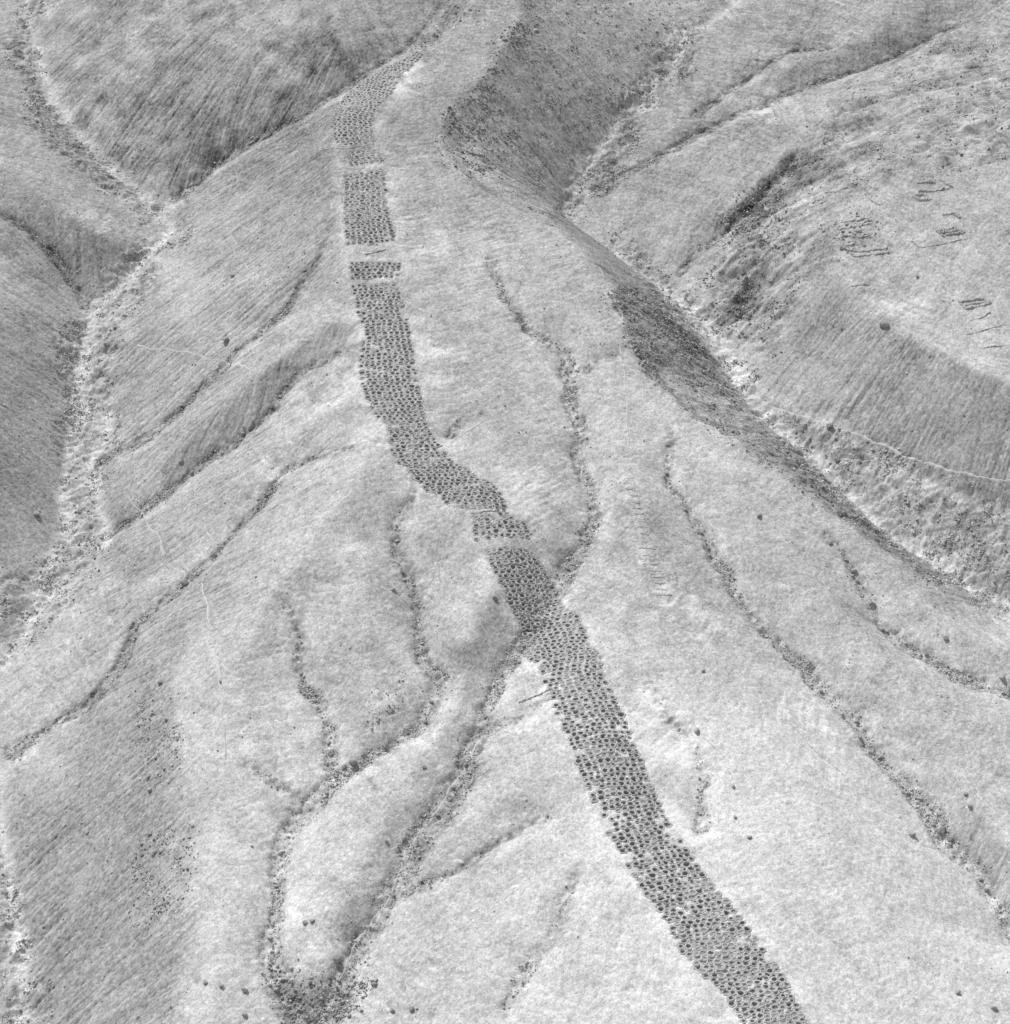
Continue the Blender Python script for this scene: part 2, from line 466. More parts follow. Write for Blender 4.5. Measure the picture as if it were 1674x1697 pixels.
def normal_at(x, y):
    e = 1.5
    n = Vector((float(height(x - e, y) - height(x + e, y)), float(height(x, y - e) - height(x, y + e)), 2 * e))
    return n.normalized()

# ------------------------------------------------------------------ the band of pits: stretches given by paired edge points
BAND = [
 [((690,86),(703,92)),((650,107),(684,110)),((612,130),(663,130)),((578,150),(652,155)),((562,175),(629,176)),((551,200),(618,200)),((552,230),(622,226)),((562,240),(618,237))],
 [((582,252),(628,249)),((579,275),(639,266))],
 [((572,293),(637,280)),((572,320),(642,310)),((570,345),(642,340)),((573,375),(650,368)),((575,405),(658,398))],
 [((579,436),(668,436)),((580,462),(663,457))],
 [((583,474),(660,471)),((591,504),(671,499)),((593,530),(677,527)),((608,549),(681,548)),((599,563),(683,559)),((596,597),(689,590)),((599,635),(694,635)),((609,661),(701,661)),((615,683),(703,680)),((644,707),(710,704)),((645,740),(732,738)),((655,764),(751,764)),((684,786),(787,786)),((703,812),(830,812)),((724,822),(836,825)),((755,843),(842,846))],
 [((784,859),(855,852)),((785,876),(877,873)),((787,896),(882,892))],
 [((803,916),(877,914)),((815,938),(901,938)),((824,957),(915,962)),((841,983),(925,980)),((843,1002),(935,1004)),((853,1019),(962,1022)),((865,1043),(972,1046)),((858,1078),(977,1066)),((888,1098),(1003,1089)),((903,1131),(1000,1112))],
 [((906,1137),(1001,1117)),((919,1172),(1020,1152)),((945,1235),(1050,1222)),((972,1305),(1080,1295)),((1012,1388),(1108,1354)),((1029,1415),(1135,1398)),((1066,1477),(1170,1450)),((1100,1515),(1211,1496)),((1123,1570),(1268,1567)),((1160,1608),(1300,1615)),((1200,1645),(1322,1660)),((1226,1690),(1342,1697)),((1250,1740),(1370,1745))],
]
depthvar, wornvar = fbm(9, 3, 301), fbm(12, 3, 305)
pits = []          # dict(x, y, scale, row, column)
band_edges = []
row_id = 0
for si, pairs in enumerate(BAND):
    L = at([p[0] for p in pairs]); R = at([p[1] for p in pairs])
    seg = np.hypot(*np.diff((L + R)[:, :2] / 2, axis=0).T)
    s = np.r_[0, np.cumsum(seg)]
    band_edges.append((L, R))
    rows = max(2, int(round(s[-1] / 1.95)) + 1)
    for sv in np.linspace(0.3, s[-1] - 0.3, rows):
        l = np.array([np.interp(sv, s, L[:, k]) for k in (0, 1)])
        r = np.array([np.interp(sv, s, R[:, k]) for k in (0, 1)])
        wdt = np.hypot(*(r - l))
        nc = max(2, int(round(wdt / 2.3)))
        off = 0.5 if row_id % 2 else 0.0
        c = 0
        for k in range(nc):
            u = (k + 0.28 + 0.45 * off) / nc
            p = l + (r - l) * u + RNG.normal(0, 0.17, 2)
            if RNG.random() < (0.16 if k in (0, nc - 1) else 0.03) + 0.12 * (float(height(p[0], p[1], wornvar)) > 0.33):
                continue
            sc = float(np.clip(RNG.normal(0.98, 0.17), 0.66, 1.45))
            pits.append(dict(x=p[0], y=p[1], s=sc, d=float(np.clip(RNG.normal(0.70, .27) + 1.0 * float(height(p[0], p[1], depthvar)), .25, 1.5)), row=row_id, col=c, seg=si))
            c += 1
        row_id += 1
bandmask = np.zeros((NY, NX), np.float32)
for L, R in band_edges:
    for k in range(len(L) - 1):
        quad = [L[k, :2], L[k + 1, :2], R[k + 1, :2], R[k, :2]]
        xs, ys = [q[0] for q in quad], [q[1] for q in quad]
        i0, i1 = np.clip([int((min(xs) - X0) / CELL), int((max(xs) - X0) / CELL) + 2], 0, NX)
        j0, j1 = np.clip([int((min(ys) - YA) / CELL), int((max(ys) - YA) / CELL) + 2], 0, NY)
        XX, YY = np.meshgrid(gx[i0:i1], gy[j0:j1])
        ins = np.zeros(XX.shape, bool)
        for a, b in zip(quad, quad[1:] + quad[:1]):
            if a[1] == b[1]:
                continue
            c_ = (a[1] > YY) != (b[1] > YY)
            ins ^= c_ & (XX < (b[0] - a[0]) * (YY - a[1]) / (b[1] - a[1]) + a[0])
        bandmask[j0:j1, i0:i1] = np.maximum(bandmask[j0:j1, i0:i1], ins)
bandsoft = blur1(bandmask, 2.0)
bandwide = blur1(bandmask, 9.0)
PIT_R = 0.80
for p in pits:
    rad = PIT_R * p['s'] * 1.22
    i0, i1 = int((p['x'] - rad - X0) / CELL), int((p['x'] + rad - X0) / CELL) + 2
    j0, j1 = int((p['y'] - rad - YA) / CELL), int((p['y'] + rad - YA) / CELL) + 2
    if i0 < 0 or j0 < 0 or i1 >= NX or j1 >= NY:
        continue
    d = np.hypot((gx[None, i0:i1] - p['x']) / 1.12, (gy[j0:j1, None] - p['y']) / 0.84)
    sub = HT[j0:j1, i0:i1]
    sub[d < rad] = HTB[j0:j1, i0:i1][d < rad] - 1.7

# ------------------------------------------------------------------ ground tone, gravel and sand with some slope shade painted in: 0 dark gravel .. 1 pale sand
patch = fbm(26, 4, 81)
patch2 = fbm(7, 3, 85)
patch3 = fbm(3, 3, 88, stretch=3.0)
tone = 0.55 + 0.08 * patch + 0.075 * patch2 + 0.04 * patch3
tone += -0.07 * rill * (1 - R_FILL) + 0.17 * R_LIGHT - 0.15 * R_TOP  # rills and upper ground darker overall, low ground paler
tone -= 0.145 * slope_w  # deepens the shade of steep slopes, painted in as darker gravel
tone += 0.16 * R_UPFLANK + 0.05 * R_HILL - 0.07 * R_STRIP - 0.045 * R_LOWLEFT  # flank and hill painted paler to offset their shade; strip, lower left darker
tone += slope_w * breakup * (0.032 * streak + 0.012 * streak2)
tone += 0.020 * grain1 + 0.056 * grain
tone += (1 - slope_w) * (0.034 * contour * breakup + 0.020 * streak2 + 0.03 * fbm(45, 3, 101))
pale = R_PALE * smoothstep(-0.25, 0.5, patch2 + 0.2 * contour + 0.4 * patch3)
tone += 0.17 * pale * (0.6 + 0.9 * np.clip(fbm(2.2, 2, 99, stretch=2.0) + .3, 0, 1))
tone += 0.10 * np.clip(R_LUMPY + .8 * R_HILL, 0, 1) * patch2 * 1.5
tone += 0.08 * R_FILL * smoothstep(-.2, .5, fbm(9, 4, 91)) - 0.03 * R_FILL + 0.15 * np.exp(-(np.maximum(vd + 1.5 * fbm(6, 2, 92), 0) / 2.6) ** 2)
tone -= 0.14 * R_FILL * smoothstep(0.1, 0.5, fbm(5, 3, 95))
tone -= 0.20 * R_DARKROCK
tone += 0.16 * region([[(1090,470),(1190,545),(1240,610),(1228,650),(1192,640),(1188,590),(1100,510)]], 5, 0.4)
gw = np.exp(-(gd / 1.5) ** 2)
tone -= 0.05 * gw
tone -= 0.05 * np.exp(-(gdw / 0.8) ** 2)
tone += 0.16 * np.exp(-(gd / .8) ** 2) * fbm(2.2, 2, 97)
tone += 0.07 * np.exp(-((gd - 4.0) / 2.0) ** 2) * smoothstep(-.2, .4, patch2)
# loose pale spoil thrown out beside the band
edge = np.clip(bandwide * 2.2, 0, 1) * (1 - bandsoft)
tone += 0.16 * edge * smoothstep(-0.3, 0.4, patch2)
tone -= 0.03 * bandsoft
tone = np.clip(tone, 0.05, 1.0)

# ------------------------------------------------------------------ materials
def new_mat(name):
    m = bpy.data.materials.new(name)
    m.use_nodes = True
    nt = m.node_tree
    b = nt.nodes['Principled BSDF']
    b.inputs['Roughness'].default_value = 0.95
    b.inputs['Specular IOR Level'].default_value = 0.1
    return m, nt, b
def nd(nt, kind, **kw):
    n = nt.nodes.new(kind)
    for k, v in kw.items():
        setattr(n, k, v)
    return n
def math_node(nt, op, a, b):
    n = nd(nt, 'ShaderNodeMath', operation=op)
    for i, v in enumerate((a, b)):
        if isinstance(v, (int, float)):
            n.inputs[i].default_value = v
        else:
            nt.links.new(v, n.inputs[i])
    return n.outputs[0]
def noise_tex(nt, scale, detail=3.0, rough=0.6):
    g = nd(nt, 'ShaderNodeTexCoord')
    n = nd(nt, 'ShaderNodeTexNoise')
    n.inputs['Scale'].default_value = scale
    n.inputs['Detail'].default_value = detail
    n.inputs['Roughness'].default_value = rough
    nt.links.new(g.outputs['Object'], n.inputs['Vector'])
    return n.outputs['Fac']
def grey(nt, val, b, lo=0.03, hi=0.9):
    cl = nd(nt, 'ShaderNodeClamp')
    cl.inputs['Min'].default_value = lo
    cl.inputs['Max'].default_value = hi
    nt.links.new(val, cl.inputs['Value'])
    cb = nd(nt, 'ShaderNodeCombineColor')
    for i in range(3):
        nt.links.new(cl.outputs[0], cb.inputs[i])
    nt.links.new(cb.outputs[0], b.inputs['Base Color'])

M_ground, nt, b = new_mat('ground_gravel')
at_n = nd(nt, 'ShaderNodeAttribute', attribute_name='sand')
base = math_node(nt, 'MULTIPLY', at_n.outputs['Fac'], 0.92)
fine = noise_tex(nt, 2.0, 4, 0.8)
fine2 = noise_tex(nt, 0.55, 4, 0.65)
sp = math_node(nt, 'ADD', math_node(nt, 'MULTIPLY', math_node(nt, 'SUBTRACT', fine, 0.5), 1.35), 1.0)
sp2 = math_node(nt, 'ADD', math_node(nt, 'MULTIPLY', math_node(nt, 'SUBTRACT', fine2, 0.5), 0.35), 1.0)
tc = nd(nt, 'ShaderNodeTexCoord')
vor = nd(nt, 'ShaderNodeTexVoronoi', feature='F1')
vor.inputs['Scale'].default_value = 2.3
nt.links.new(tc.outputs['Object'], vor.inputs['Vector'])
vbw = nd(nt, 'ShaderNodeRGBToBW')
nt.links.new(vor.outputs['Color'], vbw.inputs[0])
grit = math_node(nt, 'ADD', math_node(nt, 'MULTIPLY', math_node(nt, 'SUBTRACT', vbw.outputs[0], 0.5), 0.42), 1.0)
grey(nt, math_node(nt, 'MULTIPLY', math_node(nt, 'MULTIPLY', math_node(nt, 'MULTIPLY', base, sp), sp2), grit), b)
bump = nd(nt, 'ShaderNodeBump')
bump.inputs['Strength'].default_value = 0.55
bump.inputs['Distance'].default_value = 0.35
nt.links.new(noise_tex(nt, 1.3, 5, 0.7), bump.inputs['Height'])
nt.links.new(bump.outputs[0], b.inputs['Normal'])

def rough_mat(name, value, spread, scale):
    m, nt, b = new_mat(name)
    n = noise_tex(nt, scale, 4, 0.7)
    oi = nd(nt, 'ShaderNodeObjectInfo')
    rnd = math_node(nt, 'ADD', math_node(nt, 'MULTIPLY', math_node(nt, 'SUBTRACT', oi.outputs['Random'], 0.5), 0.2), 1.0)
    v = math_node(nt, 'ADD', math_node(nt, 'MULTIPLY', math_node(nt, 'SUBTRACT', n, 0.5), spread), value)
    grey(nt, math_node(nt, 'MULTIPLY', v, rnd), b)
    bp = nd(nt, 'ShaderNodeBump')
    bp.inputs['Strength'].default_value = 0.6
    bp.inputs['Distance'].default_value = 0.2
    nt.links.new(noise_tex(nt, scale * 1.7, 4, 0.7), bp.inputs['Height'])
    nt.links.new(bp.outputs[0], b.inputs['Normal'])
    return m
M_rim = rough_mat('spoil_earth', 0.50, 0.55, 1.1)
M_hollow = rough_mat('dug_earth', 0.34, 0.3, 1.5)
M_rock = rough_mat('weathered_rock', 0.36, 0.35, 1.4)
M_stone, nt, b = new_mat('loose_rock')
a_n = nd(nt, 'ShaderNodeAttribute', attribute_name='stone')
grey(nt, math_node(nt, 'MULTIPLY', a_n.outputs['Fac'], math_node(nt, 'ADD', math_node(nt, 'MULTIPLY', noise_tex(nt, 2.0, 3, .7), 0.6), 0.7)), b)
M_wall = rough_mat('dry_stone', 0.42, 0.45, 1.8)
M_path = rough_mat('trodden_dust', 0.54, 0.35, 0.8)

# ------------------------------------------------------------------ helpers for meshes
def mesh_from(name, verts, faces, mats, midx=None, smooth=True):
    me = bpy.data.meshes.new(name)
    me.from_pydata([tuple(map(float, v)) for v in verts], [], [tuple(map(int, f)) for f in faces])
    for m in mats:
        me.materials.append(m)
    if midx is not None:
        me.polygons.foreach_set('material_index', np.array(midx, np.int32))
    if smooth:
        me.polygons.foreach_set('use_smooth', np.ones(len(me.polygons), bool))
    me.update()
    return me
def link(name, data, parent=None):
    o = bpy.data.objects.new(name, data)
    col.objects.link(o)
    if parent:
        o.parent = parent
    return o
def tag(o, label=None, cat=None, group=None, kind=None):
    if label: o['label'] = label
    if cat: o['category'] = cat
    if group: o['group'] = group
    if kind: o['kind'] = kind
    return o

# ------------------------------------------------------------------ the ground: fine where the photograph looks, coarse around it
B = 8
NBX, NBY = (NX - 1) // B, (NY - 1) // B
PADX, PADY0, PADY1 = 70, 45, 130            # coarse blocks (4 m) around the fine grid
bx = X0 + B * CELL * (np.arange(-PADX, NBX + PADX + 1))
by = YA + B * CELL * (np.arange(-PADY0, NBY + PADY1 + 1))
cxg, cyg = np.meshgrid(bx, by)
cz = height(cxg, cyg, HT) + SLOPE * (cyg - np.clip(cyg, YA, YB))
out_d = np.maximum(np.abs(cxg) - X1, 0) + np.maximum(YA - cyg, 0) + np.maximum(cyg - YB, 0)
cz += np.minimum(out_d * 0.1, 8) * np.sin(cxg * 0.031 + 1.3) * np.sin(cyg * 0.027)
ctone = bilinear(tone, (cxg - X0) / CELL, (cyg - YA) / CELL)
fine_block = np.zeros((len(by) - 1, len(bx) - 1), bool)
cyb = YA + B * CELL * (np.arange(NBY) + .5)
zb = HT[B // 2::B, B // 2::B][:NBY, :NBX]
cxb = X0 + B * CELL * (np.arange(NBX) + .5)
bpx, bpy_ = to_pixel(cxb[None, :], cyb[:, None], zb)
fb = (bpx > -190) & (bpx < W + 190) & (bpy_ < H + 190) & (bpy_ > -150)
fine_block[PADY0:PADY0 + NBY, PADX:PADX + NBX] = fb
fine_cells = np.repeat(np.repeat(fb, B, 0), B, 1)
jj, ii = np.nonzero(fine_cells)
fq = np.stack([jj * NX + ii, jj * NX + ii + 1, (jj + 1) * NX + ii + 1, (jj + 1) * NX + ii], 1)
cj, ci = np.nonzero(~fine_block)
CNX = len(bx)
cq = np.stack([cj * CNX + ci, cj * CNX + ci + 1, (cj + 1) * CNX + ci + 1, (cj + 1) * CNX + ci], 1) + NX * NY
fxg, fyg = np.meshgrid(gx, gy)
co = np.concatenate([np.stack([fxg.ravel(), fyg.ravel(), HT.ravel()], 1), np.stack([cxg.ravel(), cyg.ravel(), cz.ravel()], 1)])
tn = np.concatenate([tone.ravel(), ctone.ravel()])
quads = np.concatenate([fq, cq])
used = np.zeros(len(co), bool)
used[quads.ravel()] = True
remap = np.cumsum(used) - 1
co, tn, quads = co[used], tn[used], remap[quads]
me = bpy.data.meshes.new('ground')
me.vertices.add(len(co))
me.vertices.foreach_set('co', co.astype(np.float32).ravel())
me.loops.add(quads.size)
me.loops.foreach_set('vertex_index', quads.astype(np.int32).ravel())
me.polygons.add(len(quads))
me.polygons.foreach_set('loop_start', (np.arange(len(quads)) * 4).astype(np.int32))
me.polygons.foreach_set('use_smooth', np.ones(len(quads), bool))
me.update()
att = me.attributes.new('sand', 'FLOAT', 'POINT')  # ground tone, painted slope shade included
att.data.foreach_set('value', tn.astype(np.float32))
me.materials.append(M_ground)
tag(link('ground', me), 'bare desert mountain side of grey gravel and pale sand cut by gullies', kind='structure')

# ------------------------------------------------------------------ pits
SEG = 14
PROFILE = [(1.75, -0.35), (1.5, 0.0), (1.28, 0.09), (1.10, 0.10), (0.97, 0.02)]
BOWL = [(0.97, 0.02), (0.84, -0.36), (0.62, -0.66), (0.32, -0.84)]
def pit_shape(seed, depth):
    r = np.random.default_rng(seed)
    ang = np.arange(SEG) * 2 * math.pi / SEG
    wob = 1 + 0.05 * np.cos(2 * ang + r.random() * 6) + 0.04 * np.cos(3 * ang + r.random() * 6) + r.normal(0, 0.08, SEG)
    ringh = 0.11 * np.cos(ang + r.random() * 6) + r.normal(0, 0.06, SEG)
    def rings(profile, dep):
        v = []
        for k, (rr, z) in enumerate(profile):
            zz = z * (dep if z < 0 and rr < 1 else 1)
            for a in range(SEG):
                v.append((PIT_R * rr * wob[a] * math.cos(ang[a]) * 1.12, PIT_R * rr * wob[a] * math.sin(ang[a]) * 0.84,
                          zz + (ringh[a] if 0.9 < rr < 1.5 else 0)))
        return v
    def faces(n):
        return [(k * SEG + a, k * SEG + (a + 1) % SEG, (k + 1) * SEG + (a + 1) % SEG, (k + 1) * SEG + a) for k in range(n - 1) for a in range(SEG)]
    rim_v, rim_f = rings(PROFILE, 1), faces(len(PROFILE))
    bow_v, bow_f = rings(BOWL, depth), faces(len(BOWL))
    bow_v.append((0, 0, -0.9 * depth))
    last = (len(BOWL) - 1) * SEG
    bow_f += [(last + a, last + (a + 1) % SEG, len(bow_v) - 1) for a in range(SEG)]
    return rim_v, rim_f, bow_v, bow_f
DEPTHS = [0.25, 0.5, 0.75, 1.0, 1.3]
variants = []
for v in range(15):
    rv, rf, bv, bf = pit_shape(300 + v, DEPTHS[v % 5])
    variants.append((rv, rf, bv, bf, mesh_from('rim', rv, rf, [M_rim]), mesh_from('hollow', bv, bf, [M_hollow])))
ORD = ['zeroth', 'first', 'second', 'third', 'fourth', 'fifth', 'sixth', 'seventh', 'eighth', 'ninth', 'tenth', 'eleventh', 'twelfth', 'thirteenth',
       'fourteenth', 'fifteenth', 'sixteenth', 'seventeenth', 'eighteenth', 'nineteenth']
TENS = {2: 'twenty', 3: 'thirty', 4: 'forty', 5: 'fifty'}
TENTH = {2: 'twentieth', 3: 'thirtieth', 4: 'fortieth', 5: 'fiftieth'}
def ordinal(n):
    if n < 20: return ORD[n]
    return TENTH[n // 10] if n % 10 == 0 else TENS[n // 10] + '-' + ORD[n % 10]
for p in pits:
    p['z'] = float(height(p['x'], p['y']))
    p['px'], p['py'] = to_pixel(p['x'], p['y'], p['z'])
    p['v'] = int(np.argmin([abs(p['d'] - d) for d in DEPTHS])) + 5 * int(RNG.integers(3))
rows = {}
for p in pits:
    rows.setdefault(p['row'], []).append(p)
nearest = []
for r in sorted(rows, reverse=True):
    if all(p['py'] < H - 6 for p in rows[r]):
        if len(nearest) + len(rows[r]) > 296:
            break
        nearest += rows[r]
        rows[r][0]['first_row'] = True
near_rows = sorted({p['row'] for p in nearest}, reverse=True)
def pit_frame(p):
    n = (normal_at(p['x'], p['y']) * 0.75 + Vector((0, 0, 0.25))).normalized()
    q = Vector((0, 0, 1)).rotation_difference(n)
    return q
proto = None
for p in nearest:
    if proto is None:
        root = bpy.data.objects.new('dug_pit', None)
        root.empty_display_size = 0.5
        col.objects.link(root)
        rim = link('rim', variants[0][4], root)
        hol = link('hollow', variants[0][5], root)
        proto = root
    else:
        root = proto.copy(); col.objects.link(root)
        rim = proto_rim.copy(); col.objects.link(rim); rim.parent = root
        hol = proto_hol.copy(); col.objects.link(hol); hol.parent = root
    if proto is root:
        proto_rim, proto_hol = rim, hol
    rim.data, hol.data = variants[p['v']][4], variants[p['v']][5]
    root.location = (p['x'], p['y'], p['z'])
    root.rotation_mode = 'QUATERNION'
    root.rotation_quaternion = pit_frame(p)
    root.scale = (p['s'], p['s'], p['s'])
    size = 'wide' if p['s'] > 1.13 else 'small' if p['s'] < 0.88 else 'round'
    dep = 'deep dark' if DEPTHS[p['v'] % 5] > 0.85 else 'shallow' if DEPTHS[p['v'] % 5] < 0.5 else 'dark'
    rr = near_rows.index(p['row']) + 1
    place = 'leftmost' if p['col'] == 0 else 'rightmost' if p['col'] == len(rows[p['row']]) - 1 else ordinal(p['col'] + 1) + ' from the left'
    tag(root, f'{size} {dep} pit, {place}, {ordinal(rr)} row of pits from the bottom', 'pit', 'pits dug in the lowest stretch of the band')
near_ids = {id(p) for p in nearest}
V, Fc, MI = [], [], []
base_i = 0
for p in pits:
    if id(p) in near_ids:
        continue
    rv, rf, bv, bf = variants[p['v']][:4]
    q = np.array(pit_frame(p).to_matrix())
    for vv, ff, mi in ((rv, rf, 0), (bv, bf, 1)):
        V.append((np.array(vv) * p['s']) @ q.T + np.array([p['x'], p['y'], p['z']]))
        Fc += [tuple(i + base_i for i in f) for f in ff]
        MI += [mi] * len(ff)
        base_i += len(vv)
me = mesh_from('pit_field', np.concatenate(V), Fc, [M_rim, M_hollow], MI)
tag(link('pit_field', me), 'long band of small dark pits climbing the ridge above the lowest stretch', 'pit field', kind='stuff')
print('pits', len(pits), 'individual', len(nearest))

# ------------------------------------------------------------------ stones and boulders
def icosa():
    t = (1 + 5 ** 0.5) / 2
    v = np.array([(-1,t,0),(1,t,0),(-1,-t,0),(1,-t,0),(0,-1,t),(0,1,t),(0,-1,-t),(0,1,-t),(t,0,-1),(t,0,1),(-t,0,-1),(-t,0,1)], float)
    f = [(0,11,5),(0,5,1),(0,1,7),(0,7,10),(0,10,11),(1,5,9),(5,11,4),(11,10,2),(10,7,6),(7,1,8),(3,9,4),(3,4,2),(3,2,6),(3,6,8),(3,8,9),(4,9,5),(2,4,11),(6,2,10),(8,6,7),(9,8,1)]
    return v / np.linalg.norm(v[0]), f
ICO_V, ICO_F = icosa()
def stones(name, density, count, smin, smax, power, label, cat, seed, dark=0.2, light=0.68):
    """one mesh of countless small stones, strewn where density is high"""
    r = np.random.default_rng(seed)
    vis = (PX > -160) & (PX < W + 160) & (PY > -120) & (PY < H + 120)
    p = (density * vis).ravel().astype(np.float64)
    c = np.cumsum(p)
    idx = np.searchsorted(c, r.random(count) * c[-1])
    x = gx[idx % NX] + r.uniform(-.5, .5, count) * CELL
    y = gy[idx // NX] + r.uniform(-.5, .5, count) * CELL
    size = smin * (1 - r.random(count) * (1 - (smin / smax) ** power)) ** (-1 / power)
    z = height(x, y, HT) + size * 0.15
    V = ICO_V[None] * (1 + r.normal(0, .16, (count, 12, 1)))
    V = V * (size[:, None] * np.stack([r.uniform(.8, 1.3, count), r.uniform(.7, 1.1, count), r.uniform(.55, .95, count)], 1))[:, None, :] * 0.5
    a = r.random(count) * 6.28
    ca, sa = np.cos(a)[:, None], np.sin(a)[:, None]
    X, Y = V[..., 0] * ca - V[..., 1] * sa, V[..., 0] * sa + V[..., 1] * ca
    co = np.stack([X + x[:, None], Y + y[:, None], V[..., 2] + z[:, None]], -1).reshape(-1, 3)
    tri = (np.array(ICO_F)[None] + 12 * np.arange(count)[:, None, None]).reshape(-1, 3)
    me = bpy.data.meshes.new(name)
    me.vertices.add(len(co)); me.vertices.foreach_set('co', co.astype(np.float32).ravel())
    me.loops.add(tri.size); me.loops.foreach_set('vertex_index', tri.astype(np.int32).ravel())
    me.polygons.add(len(tri)); me.polygons.foreach_set('loop_start', (np.arange(len(tri)) * 3).astype(np.int32))
    me.update()
    att = me.attributes.new('stone', 'FLOAT', 'POINT')
    att.data.foreach_set('value', np.repeat(r.uniform(dark, light, count), 12).astype(np.float32))
    me.materials.append(M_stone)
    return tag(link(name, me), label, cat, kind='stuff')
noband = 1 - np.clip(bandsoft * 3, 0, 1)
clump = smoothstep(-0.1, 0.55, fbm(9, 3, 201))
clump2 = smoothstep(0.0, 0.5, fbm(5, 3, 205))
clump3 = smoothstep(0.1, 0.6, fbm(18, 3, 208))
R_SPECK = region([[(220,1150),(290,1150),(300,1280),(230,1300)],[(200,1400),(300,1370),(310,1500),(230,1540)],[(430,1590),(470,1700),(590,1697),(610,1600),(520,1600)],
                  [(900,20),(850,40),(790,150),(740,190),(740,260),(800,300),(860,220),(830,140)],[(1000,480),(1080,480),(1220,620),(1230,690),(1130,640),(1060,560)],
                  [(620,1150),(680,1130),(670,1190),(610,1200)],[(1392,362),(1440,358),(1450,395),(1395,405)],[(1200,330),(1330,260),(1300,420),(1250,560),(1170,540)]], 8)
gdens = gramp * np.exp(-(np.maximum(gdw, 0) / 0.9) ** 2) * (0.25 + clump) * noband
stones('gully_rubble', gdens, 20000, 0.28, 1.1, 2.4, 'grey rubble strewn along the beds of the gullies', 'rubble', 1)
stones('valley_rubble', R_FILL * (0.05 + clump2), 16000, 0.3, 1.5, 2.3, 'heaped grey rubble on the pale floors of the two main valleys', 'rubble', 2)
stones('slope_rubble', R_SPECK * (0.15 + clump2) + 0.35 * R_DARKROCK + 0.45 * R_LUMPY * clump2 + 0.28 * R_FLANK * (0.1 + clump2) + 0.35 * R_STRIP * clump, 15000, 0.35, 1.6, 2.3, 'broken rock on the steep edges, hollows and lumpy ground', 'rubble', 3, 0.14, 0.5)
stones('loose_stone', (0.05 + clump3 + 1.2 * R_LUMPY * clump + .6 * slope_w) * noband * (1 - .7 * R_LIGHT), 6500, 0.35, 1.0, 2.8, 'scattered small stones lying on the open slopes', 'stones', 4)

boulder_meshes = []
def boulder_mesh(seed):
    import bmesh
    r = np.random.default_rng(seed)
    bm = bmesh.new()
    bmesh.ops.create_icosphere(bm, subdivisions=3, radius=0.5)
    dirs = r.normal(0, 1, (9, 3)); dirs /= np.linalg.norm(dirs, axis=1)[:, None]
    off = r.uniform(0.30, 0.46, 9)
    ph = r.random((6, 3)) * 6.28; fr = r.normal(0, 7, (6, 3))
    for v in bm.verts:
        n = np.array(v.co) / 0.5
        rad = min([0.5] + [o / max(n @ d, 1e-3) for d, o in zip(dirs, off) if n @ d > 0.2])
        rad *= 1 + 0.04 * sum(math.sin(f @ n + p[0]) for f, p in zip(fr, ph)) / 2
        v.co = Vector(n * rad * np.array([1.15, 0.95, 0.85]))
    me = bpy.data.meshes.new('boulder')
    bm.to_mesh(me); bm.free()
    me.materials.append(M_rock)
    return me
for k in range(8):
    boulder_meshes.append(boulder_mesh(900 + k))
boulder_proto = link('boulder', boulder_meshes[0])
boulder_used = False
def boulder(x, y, size, label, group=None):
    global boulder_used
    o = boulder_proto
    if boulder_used:
        o = boulder_proto.copy(); col.objects.link(o)
        o.data = boulder_meshes[int(RNG.integers(8))]
    boulder_used = True
    o.location = (x, y, float(height(x, y, HT)) + 0.24 * size)
    o.rotation_euler = (RNG.uniform(-.3, .3), RNG.uniform(-.3, .3), RNG.uniform(0, 6.28))
    o.scale = (size, size * RNG.uniform(.8, 1.1), size * RNG.uniform(.75, 1.0))
    for k in ('group',):
        if k in o: del o[k]
    tag(o, label, 'boulder', group)
GNAMES = {'G1': ('uppermost straight left gully', 7, 0), 'G2': ('middle straight left gully', 8, 0), 'G3': ('lowest straight left gully', 12, 0),
          'G4': ('winding gully left of the pit band', 20, 0), 'G7': ('central gully that passes under the band', 22, 0), 'G9': ('long gully on the lower right', 24, 0),
          'G10': ('gully nearest the right edge', 14, 0), 'G5': ('small gully joining the winding left one', 6, 0)}
for g, (desc, n, _) in GNAMES.items():
    l = gully_lines[g]
    t = np.cumsum(np.r_[0, np.hypot(*np.diff(l[:, :2], axis=0).T)])
    k = 0
    for u in np.sort(RNG.uniform(0.06, 0.97, n)):
        x, y = np.interp(u * t[-1], t, l[:, 0]) + RNG.normal(0, 1.0), np.interp(u * t[-1], t, l[:, 1]) + RNG.normal(0, 1.0)
        px, py = to_pixel(x, y, float(height(x, y)))
        if not (8 < px < W - 8 and 8 < py < H - 8) or bilinear(bandsoft, np.array([(x - X0) / CELL]), np.array([(y - YA) / CELL]))[0] > 0.05:
            continue
        k += 1
        boulder(x, y, float(RNG.uniform(1.0, 1.8)), f'grey boulder, {ordinal(k)} from the top in the {desc}', 'boulders in the gullies')
